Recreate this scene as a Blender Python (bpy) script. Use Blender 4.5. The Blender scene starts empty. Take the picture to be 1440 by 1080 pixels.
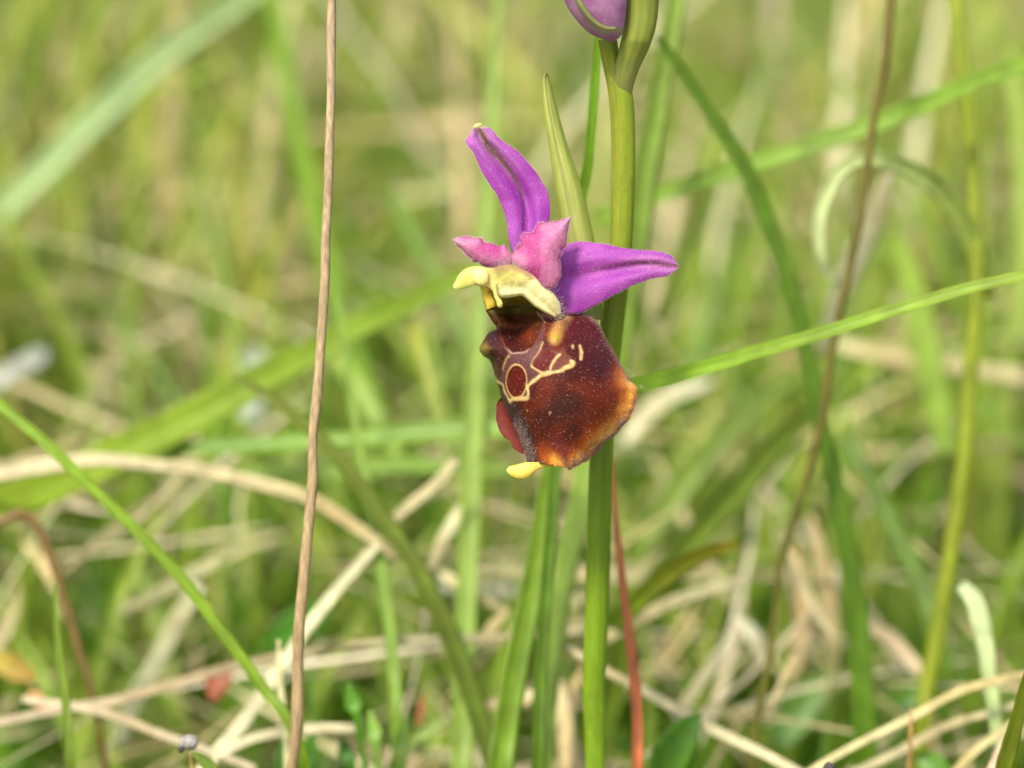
import bpy, math, random
import numpy as np
from mathutils import Vector, Matrix

# ------------------------------------------------------------------ camera, sky, sun, exposure
S = bpy.context.scene
PITCH = math.radians(22.0)
FOCUS = 0.300                      # metres from lens to the orchid
FPX = 1440 * 300 / 92.0            # focal length in photo pixels (frame is 92 mm wide at the flower)
AIM = np.array([0.0, 0.0, 0.088])  # point on the optical axis at the focus distance
RGT = np.array([1.0, 0.0, 0.0])
FWD = np.array([0.0, math.cos(PITCH), -math.sin(PITCH)])
UPV = np.array([0.0, math.sin(PITCH), math.cos(PITCH)])
CAM = AIM - FOCUS * FWD

cd = bpy.data.cameras.new('camera'); cam = bpy.data.objects.new('camera', cd)
S.collection.objects.link(cam); S.camera = cam
cam.location = CAM; cam.rotation_euler = (math.pi / 2 - PITCH, 0, 0)
cd.sensor_width = 36.0; cd.lens = 36.0 * FPX / 1440.0
cd.clip_start = 0.01; cd.clip_end = 200.0
cd.dof.use_dof = True; cd.dof.focus_distance = FOCUS + 0.0005
cd.dof.aperture_fstop = 14.5; cd.dof.aperture_blades = 7; cd.dof.aperture_rotation = 0.3

SUN_EL, SUN_AZ = math.radians(58), math.radians(208)     # azimuth clockwise from +Y (away from camera)
w = bpy.data.worlds.new('World'); S.world = w; w.use_nodes = True
nt = w.node_tree
sky = nt.nodes.new('ShaderNodeTexSky'); sky.sky_type = 'NISHITA'; sky.sun_disc = False
sky.sun_elevation = SUN_EL; sky.sun_rotation = SUN_AZ; sky.air_density = 1.0; sky.dust_density = 4.0
nt.links.new(sky.outputs[0], nt.nodes['Background'].inputs[0])
nt.nodes['Background'].inputs[1].default_value = 0.13
sd = bpy.data.lights.new('sun', 'SUN'); so = bpy.data.objects.new('sun', sd); S.collection.objects.link(so)
sd.energy = 3.1; sd.angle = math.radians(9.0); sd.color = (1.0, 0.95, 0.86)
sv = Vector((math.sin(SUN_AZ) * math.cos(SUN_EL), math.cos(SUN_AZ) * math.cos(SUN_EL), math.sin(SUN_EL)))
so.rotation_euler = sv.to_track_quat('Z', 'Y').to_euler()
S.view_settings.view_transform = 'Standard'; S.view_settings.look = 'None'
S.view_settings.exposure = 0.72; S.view_settings.gamma = 1.0
S.render.engine = 'CYCLES'; S.cycles.use_denoising = True
S.cycles.max_bounces = 8; S.cycles.transmission_bounces = 6; S.cycles.transparent_max_bounces = 8

random.seed(7); rng = np.random.default_rng(11)
MM = FOCUS / FPX * 1000            # millimetres per photo pixel at the flower

# ------------------------------------------------------------------ helpers
def P(px, py, d):
    """photo pixel + depth behind the focal plane (mm) -> world point"""
    px, py, d = np.broadcast_arrays(np.asarray(px, float), np.asarray(py, float), np.asarray(d, float))
    Z = FOCUS + d / 1000.0
    return CAM + Z[..., None] * FWD + ((px - 720) / FPX * Z)[..., None] * RGT + ((540 - py) / FPX * Z)[..., None] * UPV

def unP(p):
    q = p - CAM
    Z = q @ FWD
    return 720 + FPX * (q @ RGT) / Z, 540 - FPX * (q @ UPV) / Z, (Z - FOCUS) * 1000

def lin(*c):
    c = np.array(c, float) / 255.0
    return np.where(c <= 0.04045, c / 12.92, ((c + 0.055) / 1.055) ** 2.4)

def mesh_obj(name, V, F, mat, parent=None, col=None, smooth=True):
    me = bpy.data.meshes.new(name)
    V = np.asarray(V, float)
    if isinstance(F, np.ndarray):
        nf, k = F.shape
        me.vertices.add(len(V)); me.vertices.foreach_set('co', V.ravel())
        me.loops.add(nf * k); me.loops.foreach_set('vertex_index', F.ravel().astype(np.int32))
        me.polygons.add(nf); me.polygons.foreach_set('loop_start', np.arange(0, nf * k, k, dtype=np.int32))
        me.update(calc_edges=True)
    else:
        me.from_pydata(V.tolist(), [], F)
    if smooth: me.polygons.foreach_set('use_smooth', np.ones(len(me.polygons), bool))
    if col is not None:
        a = me.color_attributes.new('Col', 'FLOAT_COLOR', 'POINT')
        c = np.ones((len(V), 4)); c[:, :3] = col
        a.data.foreach_set('color', c.ravel())
    me.materials.append(mat); me.validate()
    o = bpy.data.objects.new(name, me); S.collection.objects.link(o)
    if parent: o.parent = parent
    return o

def tag(o, label, cat, group=None, kind=None):
    if label: o['label'] = label
    if cat: o['category'] = cat
    if group: o['group'] = group
    if kind: o['kind'] = kind
    return o

def empty(name, loc):
    o = bpy.data.objects.new(name, None); S.collection.objects.link(o); o.location = loc
    o.empty_display_size = 0.01
    return o

def adopt(parent):
    """parts are built in world space: keep them there under the Empty"""
    bpy.context.view_layer.update()
    for ch in parent.children:
        ch.matrix_parent_inverse = parent.matrix_world.inverted()

def crom(pts, n):
    """Catmull-Rom through pts, n samples, even in chord length; works for any number of columns"""
    p = np.asarray(pts, float)
    if len(p) == 2:
        t = np.linspace(0, 1, n)[:, None]; return p[0] * (1 - t) + p[1] * t
    q = np.vstack([2 * p[0] - p[1], p, 2 * p[-1] - p[-2]])
    L = np.r_[0, np.cumsum(np.linalg.norm(np.diff(p[:, :2], axis=0), axis=1) + 1e-9)]
    u = np.linspace(0, L[-1], n)
    k = np.clip(np.searchsorted(L, u, side='right') - 1, 0, len(p) - 2)
    f = ((u - L[k]) / (L[k + 1] - L[k]))[:, None]
    a, b, c, e = q[k], q[k + 1], q[k + 2], q[k + 3]
    return 0.5 * (2 * b + (c - a) * f + (2 * a - 5 * b + 4 * c - e) * f ** 2 + (3 * b - a - 3 * c + e) * f ** 3)

def keys(t, ks):
    return np.interp(t, [k[0] for k in ks], [k[1] for k in ks])

def dpoly(X, Y, pts):
    """distance of every (X,Y) to an open polyline"""
    d = np.full(np.shape(X), 1e9); p = np.asarray(pts, float)
    for a, b in zip(p[:-1], p[1:]):
        ab = b - a; t = np.clip(((X - a[0]) * ab[0] + (Y - a[1]) * ab[1]) / (ab @ ab + 1e-9), 0, 1)
        d = np.minimum(d, np.hypot(X - a[0] - t * ab[0], Y - a[1] - t * ab[1]))
    return d

def inpoly(X, Y, pts):
    r = np.zeros(np.shape(X), bool); p = list(pts); j = len(p) - 1
    for i in range(len(p)):
        (xi, yi), (xj, yj) = p[i], p[j]
        if yi != yj: r ^= ((yi > Y) != (yj > Y)) & (X < (xj - xi) * (Y - yi) / (yj - yi) + xi)
        j = i
    return r

def sdf(X, Y, pts):
    d = dpoly(X, Y, list(pts) + [pts[0]])
    return np.where(inpoly(X, Y, pts), -d, d)

def sst(x, a, b):
    t = np.clip((x - a) / (b - a), 0, 1); return t * t * (3 - 2 * t)

_lat = rng.random((64, 64, 64))
def vnoise(x, y, z=0.0):
    x, y, z = np.broadcast_arrays(np.asarray(x, float), np.asarray(y, float), np.asarray(z, float))
    xi, yi, zi = np.floor(x).astype(int), np.floor(y).astype(int), np.floor(z).astype(int)
    fx, fy, fz = x - xi, y - yi, z - zi
    fx, fy, fz = (f * f * (3 - 2 * f) for f in (fx, fy, fz))
    g = lambda a, b, c: _lat[(xi + a) % 64, (yi + b) % 64, (zi + c) % 64]
    l = lambda a, b, f: a + (b - a) * f
    return l(l(l(g(0,0,0), g(1,0,0), fx), l(g(0,1,0), g(1,1,0), fx), fy),
             l(l(g(0,0,1), g(1,0,1), fx), l(g(0,1,1), g(1,1,1), fx), fy), fz)

def mixc(a, b, f):
    return a + (b - a) * np.asarray(f)[..., None]

# ------------------------------------------------------------------ materials
def material(name, rough=0.5, transl=0.0, noise_scale=900.0, noise_amt=0.12, bump=0.0, bump_scale=4000.0,
             spec=0.5, sss=0.0, sheen=0.0, stretch=None, coat=0.0, tint=None):
    m = bpy.data.materials.new(name); m.use_nodes = True
    n, l = m.node_tree.nodes, m.node_tree.links
    b = n['Principled BSDF']; out = n['Material Output']
    at = n.new('ShaderNodeAttribute'); at.attribute_name = 'Col'
    tc = n.new('ShaderNodeNewGeometry')
    mp = n.new('ShaderNodeMapping')
    l.new(tc.outputs['Position'], mp.inputs['Vector'])
    if stretch: mp.inputs['Scale'].default_value = stretch
    nz = n.new('ShaderNodeTexNoise'); nz.inputs['Scale'].default_value = noise_scale; nz.inputs['Detail'].default_value = 3
    l.new(mp.outputs[0], nz.inputs['Vector'])
    mr = n.new('ShaderNodeMapRange'); mr.inputs[1].default_value = 0.3; mr.inputs[2].default_value = 0.7
    mr.inputs[3].default_value = 1 - noise_amt; mr.inputs[4].default_value = 1 + noise_amt
    l.new(nz.outputs[0], mr.inputs[0])
    mx = n.new('ShaderNodeMix'); mx.data_type = 'RGBA'; mx.blend_type = 'MULTIPLY'; mx.inputs[0].default_value = 1
    l.new(at.outputs['Color'], mx.inputs[6]); l.new(mr.outputs[0], mx.inputs[7])
    col = mx.outputs[2]
    l.new(col, b.inputs['Base Color'])
    b.inputs['Roughness'].default_value = rough
    b.inputs['Specular IOR Level'].default_value = spec
    if sss:
        b.inputs['Subsurface Weight'].default_value = sss
        b.inputs['Subsurface Radius'].default_value = (1.0, 0.6, 0.4); b.inputs['Subsurface Scale'].default_value = 0.0006
    if sheen:
        b.inputs['Sheen Weight'].default_value = sheen; b.inputs['Sheen Roughness'].default_value = 0.35
        b.inputs['Sheen Tint'].default_value = tint or (1, 1, 1, 1)
    if coat:
        b.inputs['Coat Weight'].default_value = coat; b.inputs['Coat Roughness'].default_value = 0.25
    if bump:
        n2 = n.new('ShaderNodeTexNoise'); n2.inputs['Scale'].default_value = bump_scale; n2.inputs['Detail'].default_value = 2
        l.new(mp.outputs[0], n2.inputs['Vector'])
        bp = n.new('ShaderNodeBump'); bp.inputs['Strength'].default_value = bump; bp.inputs['Distance'].default_value = 0.0001
        l.new(n2.outputs[0], bp.inputs['Height']); l.new(bp.outputs[0], b.inputs['Normal'])
    if transl:
        tr = n.new('ShaderNodeBsdfTranslucent'); ms = n.new('ShaderNodeMixShader'); ms.inputs[0].default_value = transl
        l.new(col, tr.inputs['Color']); l.new(b.outputs[0], ms.inputs[1]); l.new(tr.outputs[0], ms.inputs[2])
        l.new(ms.outputs[0], out.inputs['Surface'])
    return m

M_GRASS = material('grass_blade', 0.42, 0.45, 500, 0.14, spec=0.45)
M_STRAW = material('dry_straw', 0.6, 0.28, 700, 0.2, bump=0.3, bump_scale=2500, spec=0.3)
M_STEM = material('orchid_stem', 0.42, 0.0, 1600, 0.10, bump=0.25, bump_scale=5000, spec=0.4, sss=0.25, stretch=(1, 1, 0.12))
M_BRACT = material('bract_tissue', 0.45, 0.4, 1500, 0.10, bump=0.2, spec=0.4, stretch=(1, 1, 0.15))
M_PETAL = material('petal_tissue', 0.5, 0.30, 4200, 0.13, bump=0.8, bump_scale=9000, spec=0.5, sss=0.05, sheen=0.10)
M_LIP = material('lip_velvet', 0.42, 0.0, 5600, 0.26, bump=0.8, bump_scale=9000, spec=0.2, sheen=0.03, tint=(1.0, 0.75, 0.7, 1))
M_COLUMN = material('column_wax', 0.45, 0.10, 2500, 0.06, bump=0.7, bump_scale=4500, spec=0.4, sss=0.2)
M_HAIR = material('pale_hair', 0.5, 0.4, 500, 0.05)
M_SOIL = material('meadow_soil', 0.9, 0.0, 160, 0.35, bump=0.8, bump_scale=500, spec=0.2)
M_BARK = material('dry_stalk', 0.7, 0.0, 3600, 0.26, bump=0.6, bump_scale=4500, spec=0.25, stretch=(1, 1, 0.16))

# ------------------------------------------------------------------ the ground
hn = lambda x, y: 0.010 * (vnoise(x * 9 + 30, y * 9 + 30) - 0.5) + 0.004 * (vnoise(x * 31 + 9, y * 31 + 5) - 0.5)
gx = np.r_[np.linspace(-30, -1.2, 14)[:-1], np.linspace(-1.2, 1.2, 140), np.linspace(1.2, 30, 14)[1:]]
gy = np.r_[np.linspace(-30, -0.7, 14)[:-1], np.linspace(-0.7, 2.4, 180), np.linspace(2.4, 30, 14)[1:]]
GX, GY = np.meshgrid(gx, gy, indexing='ij')
gV = np.stack([GX, GY, hn(GX, GY)], -1).reshape(-1, 3)
I = np.arange(len(gx) * len(gy)).reshape(len(gx), len(gy))
gF = np.stack([I[:-1, :-1], I[1:, :-1], I[1:, 1:], I[:-1, 1:]], -1).reshape(-1, 4)
gn = vnoise(gV[:, 0] * 40 + 7, gV[:, 1] * 40 + 3)
gc = mixc(lin(96, 80, 52), lin(92, 108, 44), sst(gn, 0.35, 0.65))
tag(mesh_obj('ground', gV, gF, M_SOIL, col=gc), 'brown and mossy soil under the meadow grass', 'ground', kind='structure')

# ------------------------------------------------------------------ blade and stalk builders (photo trace + own distance)
def ribbon(name, pts, widths, c0, c1=None, mat=None, roll=0.0, keel=0.25, root=False, tube=False, n=None, parent=None, seed=0, thick=0.22):
    """pts: (px, py, depth mm); widths in photo px at the focal scale; closed crescent or round section"""
    r = np.random.default_rng(seed + int(abs(pts[0][0]) * 7 + abs(pts[-1][1]) * 3))
    pts = [tuple(p) for p in pts]
    wk = np.interp(np.linspace(0, 1, len(pts)), np.linspace(0, 1, len(widths)), widths)
    W3 = P(*np.array(pts, float).T)
    wm = wk * (FOCUS * 1000 + np.array([p[2] for p in pts])) / FPX / 1000.0     # metres
    if root:                                                                    # run on down into the soil
        end, prev = W3[-1], W3[-2]
        dirn = (end - prev) / np.linalg.norm(end - prev)
        z = end[2]; k = 4; add = []
        for i in range(1, k + 1):
            f = i / k
            add.append([end[0] + dirn[0] * z * 0.5 * f, end[1] + dirn[1] * z * 0.3 * f, z * (1 - f) - 0.004 * f])
        W3 = np.vstack([W3, add]); wm = np.r_[wm, np.full(k, wm[-1] * 0.9)]
    n = n or max(14, 7 * len(W3))
    q = crom(np.c_[W3 * 1000, wm * 1000], n) / 1000.0
    C, W = q[:, :3], np.maximum(q[:, 3], 1e-5)
    if tube:
        q_ = np.linspace(0, 1, n) * n / 9; W = W * (0.9 + 0.2 * vnoise(q_ * 1.3 + seed, 2.2)); C = C + ((vnoise(q_, 8.8 + seed) - 0.5) * 0.35 * W)[:, None] * RGT
    ph_ = r.uniform(0, 50); dry = mat is M_STRAW; tq = np.linspace(0, 1, n) * n / 14
    if dry:                                                                     # withered: uneven width, small kinks
        W = W * (0.82 + 0.36 * vnoise(tq * 1.6 + ph_, ph_))
        C = C + ((vnoise(tq * 0.9 + ph_, 7.7) - 0.5) * 0.5 * W)[:, None] * UPV + ((vnoise(tq * 0.9 + ph_, 3.1) - 0.5) * 0.5 * W)[:, None] * RGT
    T = np.gradient(C, axis=0); T /= np.linalg.norm(T, axis=1)[:, None]
    V = C - CAM; V /= np.linalg.norm(V, axis=1)[:, None]
    side = np.cross(T, V); side /= np.linalg.norm(side, axis=1)[:, None] + 1e-12
    nor = np.cross(side, T)
    if tube:
        k = 12; a = np.linspace(0, 2 * math.pi, k, endpoint=False)
        X, Y = np.cos(a) * 0.5, np.sin(a) * 0.5
    else:
        u = np.linspace(-1, 1, 7)
        top = np.c_[u * 0.5, -keel * (u ** 2) + 0.0]
        th = thick * 0.25 * (1 - 0.75 * np.abs(u))
        bot = np.c_[u[1:-1][::-1] * 0.5, (-keel * u[1:-1] ** 2 - th[1:-1])[::-1]]
        X, Y = np.vstack([top, bot]).T; k = len(X)
    rr = np.linspace(0, 1, n) * r.normal(0, 0.3 if dry else 0.25) + roll
    rr = np.clip(rr, -1.1, 1.1)
    cr, sr = np.cos(rr)[:, None], np.sin(rr)[:, None]
    sd2, nr2 = side * cr + nor * sr, nor * cr - side * sr
    Wd = (W / (np.abs(np.cos(rr)) if not tube else 1))[:, None, None]
    Vt = C[:, None, :] + Wd * (X[None, :, None] * sd2[:, None, :] + Y[None, :, None] * nr2[:, None, :])
    I = np.arange(n * k).reshape(n, k); J = np.roll(I, -1, axis=1)
    F = np.stack([I[:-1], J[:-1], J[1:], I[1:]], -1).reshape(-1, 4)
    faces = F.tolist() + [I[0][::-1].tolist(), I[-1].tolist()]
    c0 = np.asarray(c0); c1 = c0 if c1 is None else np.asarray(c1)
    t = np.linspace(0, 1, n)
    col = mixc(c0, c1, np.repeat(t, k))
    wob = vnoise(np.repeat(t, k) * n * 0.35 + seed, np.tile(np.arange(k), n) * 0.9, seed * 1.7)
    col = col * (0.82 + 0.36 * wob)[:, None]
    if (mat or M_GRASS) is M_GRASS: col = col * np.array([1.07, 1.0, 0.74])
    if dry: col = mixc(col, np.ones(3) * 0.55, 0.05)
    if dry: col = col * np.array([0.93, 1.0, 0.95]) * r.uniform(0.9, 1.08) * mixc(np.ones(3), np.array([.88, .82, .72]), sst(np.repeat(vnoise(tq * 1.3 + ph_, 1.2), k), 0.45, 0.85))
    if not tube:                                                                # pale midrib and veins
        vein = np.tile(np.where(np.arange(k) % 2 == 1, 1.08, 0.95), n); col = col * vein[:, None]
    return mesh_obj(name, Vt.reshape(-1, 3), faces, mat or M_GRASS, parent, col)

# ------------------------------------------------------------------ the orchid
base3 = P(843, 1900, 30)
orchid = tag(empty('orchid', (base3[0], base3[1], 0)),
             'bee orchid with purple sepals, pink petals and a patterned brown velvet lip', 'orchid')

def closed_sheet(name, X, Y, D, thick, colfn, mat, parent):
    """two-layer sheet from pixel grids and depth grid; thins to nothing at its rim"""
    n, m = X.shape
    s = np.linspace(0, 1, m)[None, :]; t = np.linspace(0, 1, n)[:, None]
    rim = np.clip(np.minimum(np.minimum(s, 1 - s) * 8, np.minimum(t, 1 - t) * 12), 0.15, 1)
    front = P(X, Y, D).reshape(-1, 3); backp = P(X, Y, D + thick * rim).reshape(-1, 3)
    I = np.arange(n * m).reshape(n, m); J = I + n * m
    q = lambda A: np.stack([A[:-1, :-1], A[1:, :-1], A[1:, 1:], A[:-1, 1:]], -1).reshape(-1, 4)
    F = [q(I), q(J)[:, ::-1]]
    for a, b in ((I[0], J[0]), (I[-1][::-1], J[-1][::-1]), (I[:, 0][::-1], J[:, 0][::-1]), (I[:, -1], J[:, -1])):
        F.append(np.stack([a[:-1], a[1:], b[1:], b[:-1]], -1))
    c = colfn(X, Y, np.broadcast_to(s, X.shape), np.broadcast_to(t, X.shape)).reshape(-1, 3)
    return mesh_obj(name, np.vstack([front, backp]), np.vstack(F), mat, parent, np.vstack([c, c]))

def leaf(name, A, B, dk, bulge, thick, colfn, mat, parent, n=60, m=24, crimp=0.0, tilt=0.0, furrow=0.0, seed=1):
    """sheet between two traced margins; dk = depth along it, bulge/furrow shape its section"""
    a, b = crom(A, n), crom(B, n)
    t = np.linspace(0, 1, n)[:, None]; s = np.linspace(0, 1, m)[None, :]
    X = a[:, :1] * (1 - s) + b[:, :1] * s; Y = a[:, 1:2] * (1 - s) + b[:, 1:2] * s
    env = np.sin(np.pi * np.clip(t, 0.02, 0.98)) ** 0.5
    if crimp:
        e = (np.abs(2 * s - 1) ** 5) * env
        X = X + crimp * e * (vnoise(t * 17 + seed, s * 2) - 0.5) * 2; Y = Y + crimp * e * (vnoise(t * 19 + seed + 9, s * 2) - 0.5) * 2
    D = keys(t, dk) + tilt * (s - 0.5) - bulge * (1 - (2 * s - 1) ** 2) * env + furrow * np.exp(-((s - 0.5) / 0.17) ** 2) * env
    if crimp: D = D + 0.05 * crimp * (np.abs(2 * s - 1) ** 3) * (vnoise(t * 14 + seed + 40, s * 3) - 0.5)
    o = closed_sheet(name, X, Y, D, thick, colfn, mat, parent)
    o_grids[name + str(seed)] = (X, Y, D)
    return o
o_grids = {}

def fat(name, A, B, dk, colfn, mat, parent, ratio=1.0, n=60, k=24, back=1.0, lump=0.0, rim=0.0):
    """round-bodied loft between two traced outlines"""
    a, b = crom(A, n), crom(B, n)
    t = np.linspace(0, 1, n)[:, None]; ph = np.linspace(0, 2 * math.pi, k, endpoint=False)[None, :]
    s = (1 - np.cos(ph)) / 2
    X = a[:, :1] * (1 - s) + b[:, :1] * s; Y = a[:, 1:2] * (1 - s) + b[:, 1:2] * s
    hw = np.linalg.norm(a - b, axis=1)[:, None] / 2 * MM
    z = np.sin(ph); D = keys(t, dk) - hw * ratio * np.where(z > 0, z, z * back)
    if lump: D = D - lump * (vnoise(X * 0.11, Y * 0.11, 2.0) + 0.5 * vnoise(X * 0.25, Y * 0.25, 5.0) - 0.75) * np.clip(z, 0, 1) * hw
    if rim: D = D - sst(t, 0.38, 0.5) * (rim * np.exp(-((s - 0.9) / 0.09) ** 2) * np.clip(z * 3, 0, 1) - rim * 1.2 * np.exp(-((s - 0.66) / 0.14) ** 2) * np.clip(z, 0, 1))
    V = P(X, Y, D)
    I = np.arange(n * k).reshape(n, k); J = np.roll(I, -1, 1)
    F = np.stack([I[:-1], J[:-1], J[1:], I[1:]], -1).reshape(-1, 4).tolist() + [I[0][::-1].tolist(), I[-1].tolist()]
    c = colfn(X, Y, np.broadcast_to(s, X.shape), np.broadcast_to(t, X.shape)).reshape(-1, 3)
    return mesh_obj(name, V.reshape(-1, 3), F, mat, parent, c)

# --- stem: world-vertical, so it lies farther off towards the ground
SD = lambda y: 7.0 + (y - 440) * MM * math.tan(PITCH) * 0.62
def stem_col(X, Y, s, t):
    c = mixc(lin(128, 142, 36), lin(110, 138, 26), sst(Y, 300, 800))
    c = mixc(c, lin(136, 124, 58), 0.5 * np.exp(-((s - 0.2) / 0.12) ** 2) * sst(-Y, -620, -100))
    c = c * (0.86 + 0.28 * vnoise(s * 19, Y * 0.010))[..., None] * (0.94 + 0.12 * vnoise(X * .25, Y * .12))[..., None]
    return mixc(c, lin(176, 176, 96), sst(vnoise(X * .45, Y * .45, 3.0), 0.92, 0.98) * 0.4)
yl = [56, 90, 130, 180, 250, 330, 400, 470, 560, 640, 720, 800, 900, 960, 1000, 1080, 1200, 1400, 1640, 1900]
xl = [840, 847, 855, 859, 859, 858, 851, 842, 833, 829, 826, 824, 821, 819, 820, 823, 824, 826, 828, 830]
xr = [868, 874, 889, 893, 893, 890, 884, 876, 867, 862, 860, 858, 854, 851, 851, 852, 853, 855, 857, 859]
nS = 120
a_ = np.c_[xl, yl]; b_ = np.c_[xr, yl]
fat('stem', a_, b_, [((y - 56) / (1900 - 56), SD(y)) for y in (56, 1900)], stem_col, M_STEM, orchid, n=420, k=48)

# --- second ovary with the closed bud above the open flower
def ov_col(X, Y, s, t):
    rib = 0.5 + 0.5 * np.cos(s * 26)
    c = mixc(lin(134, 142, 60), lin(110, 122, 38), rib * 0.7)
    return mixc(c, lin(165, 165, 105), sst(Y, 60, 120) * 0.4)
fat('ovary', [(866, -60), (872, -20), (877, 10), (876, 40), (870, 70), (864, 95), (863, 118), (868, 132)],
    [(928, -60), (928, -20), (926, 10), (922, 40), (912, 70), (900, 95), (892, 118), (889, 132)],
    [(0, SD(0) - 2.0), (0.6, SD(60) - 1.6), (1, SD(130) - 0.1)], ov_col, M_STEM, orchid, ratio=0.9)
def bud_col(X, Y, s, t):
    seam = dpoly(X, Y, [(800, -50), (812, 5), (830, 32), (848, 44), (872, 42)])
    c = mixc(lin(176, 104, 166), lin(206, 150, 192), vnoise(X * 0.08, Y * 0.08))
    c = mixc(c, lin(158, 104, 150), sst(Y, 20, 55) * 0.5)
    return mixc(c, lin(168, 172, 110), np.exp(-(seam / 4.5) ** 2) * 0.85)
bud = fat('bud', [(772, -80), (778, -45), (790, -8), (800, 14), (812, 30), (828, 46), (846, 55), (860, 59)],
    [(872, -80), (880, -45), (882, -8), (881, 14), (879, 30), (876, 44), (872, 52), (862, 59)],
    [(0, SD(0) - 4.4), (1, SD(50) - 2.6)], bud_col, M_PETAL, orchid, ratio=0.85)
fat('seam', [(797, -52), (806, -10), (817, 13), (832, 31), (849, 41), (866, 42)],
    [(803, -53), (812, -12), (823, 9), (836, 26), (851, 36), (866, 38)],
    [(0, SD(0) - 6.6), (0.5, SD(20) - 5.75), (1, SD(40) - 4.4)],
    lambda X, Y, s, t: mixc(lin(165, 168, 104), lin(150, 155, 88), s), M_BRACT, bud, ratio=0.8, k=12)

# --- bract and lower ovary behind the open flower
def br_col(X, Y, s, t):
    c = mixc(lin(196, 200, 114), lin(170, 182, 84), sst(np.abs(s - 0.45), 0.05, 0.4))
    c = mixc(c, lin(108, 124, 36), np.exp(-((s - 0.62) / 0.07) ** 2) * sst(-t, -0.45, -0.1) * 0.9)
    return c * (0.92 + 0.16 * vnoise(s * 14, t * 6))[..., None]
leaf('bract', [(768, 102), (763, 112), (764, 150), (771, 200), (778, 250), (786, 300), (795, 350), (806, 400), (824, 450)],
     [(770, 102), (773, 112), (783, 150), (797, 200), (814, 250), (828, 300), (838, 350), (844, 400), (848, 450)],
     [(0, 1.4), (0.5, 3.2), (1, 6.2)], 0.9, 0.3, br_col, M_BRACT, orchid, n=80, tilt=0.6, furrow=0.5)
fat('ovary', [(776, 380), (790, 388), (810, 405), (832, 440), (846, 478)], [(776, 420), (785, 428), (800, 446), (826, 474), (846, 482)],
    [(0, 3.6), (0.5, 5.0), (1, 6.8)], ov_col, M_STEM, orchid)

# --- sepals
V1 = [(674, 183), (680, 192), (686, 206), (702, 222), (717, 240), (729, 260), (735, 280), (736, 300), (735, 322)]
def sep1_col(X, Y, s, t):
    d = dpoly(X, Y, V1)
    c = mixc(lin(150, 44, 156), lin(176, 76, 178), vnoise(X * 0.05, Y * 0.05))
    c = mixc(c, lin(194, 128, 184), np.exp(-(d / 18) ** 2) * sst(-Y, -262, -190) * 0.75)
    vein = np.exp(-(d / keys(Y, [(180, 6), (215, 5), (250, 3.6), (300, 2.4)])) ** 2) * keys(Y, [(180, .98), (260, .92), (325, .6)])
    c = mixc(c, mixc(lin(98, 76, 34), lin(84, 18, 92), sst(Y, 240, 310)), vein)
    for off in (9, 17, 25): c = mixc(c, lin(118, 22, 128), 0.22 * np.exp(-((d - off + 3 * (vnoise(Y * .04, off) - .5)) / 1.6) ** 2))
    c = mixc(c, lin(206, 196, 120), sst(-Y, -182, -176))
    return c
leaf('sepal', [(666, 179), (660, 191), (655, 198), (660, 208), (667, 216), (674, 235), (684, 252), (697, 272), (707, 292), (713, 312), (716, 336), (724, 362)],
     [(671, 175), (680, 177), (690, 181), (702, 194), (720, 207), (735, 220), (748, 235), (761, 253), (770, 272), (773, 292), (771, 314), (758, 362)],
     [(0, 1.5), (0.15, 1.0), (0.6, 1.6), (1, 0.6)], 0.55, 0.35, sep1_col, M_PETAL, orchid, n=90, m=40, crimp=0.7, furrow=0.95, tilt=0.5, seed=3)
fat('tip', [(664, 180), (666, 176), (671, 173), (677, 173)], [(668, 184), (672, 181), (676, 179), (680, 177)],
    [(0, 1.6), (1, 1.6)], lambda X, Y, s, t: np.broadcast_to(lin(205, 205, 130), X.shape + (3,)), M_BRACT, orchid, n=12, k=12).parent = [c for c in orchid.children if c.name == 'sepal'][0]
V2 = [(952, 374), (942, 374), (920, 370), (895, 369), (870, 373), (845, 378), (815, 386)]
def sep2_col(X, Y, s, t):
    d = dpoly(X, Y, V2)
    c = mixc(lin(154, 48, 158), lin(182, 84, 180), vnoise(X * 0.05 + 9, Y * 0.05))
    c = mixc(c, lin(188, 118, 176), np.exp(-(d / 15) ** 2) * sst(X, 850, 930) * 0.8)
    vein = np.exp(-(d / 3.2) ** 2) * keys(X, [(800, 0.15), (850, .7), (940, .95)])
    c = mixc(c, lin(110, 46, 76), vein)
    for off in (14, 24, -12): c = mixc(c, lin(140, 44, 160), 0.28 * np.exp(-((d - abs(off)) / 2.2) ** 2))
    return c
leaf('sepal', [(758, 372), (780, 352), (799, 344), (815, 340), (835, 341), (860, 346), (895, 351), (920, 353), (937, 357), (947, 364), (954, 372)],
     [(760, 428), (784, 440), (796, 441), (817, 439), (832, 431), (848, 423), (870, 412), (895, 399), (920, 391), (940, 387), (953, 377)],
     [(0, 0.6), (0.3, 1.6), (1, 2.2)], 0.7, 0.35, sep2_col, M_PETAL, orchid, n=90, m=40, crimp=0.8, furrow=0.8, tilt=-0.7, seed=4)

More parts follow.
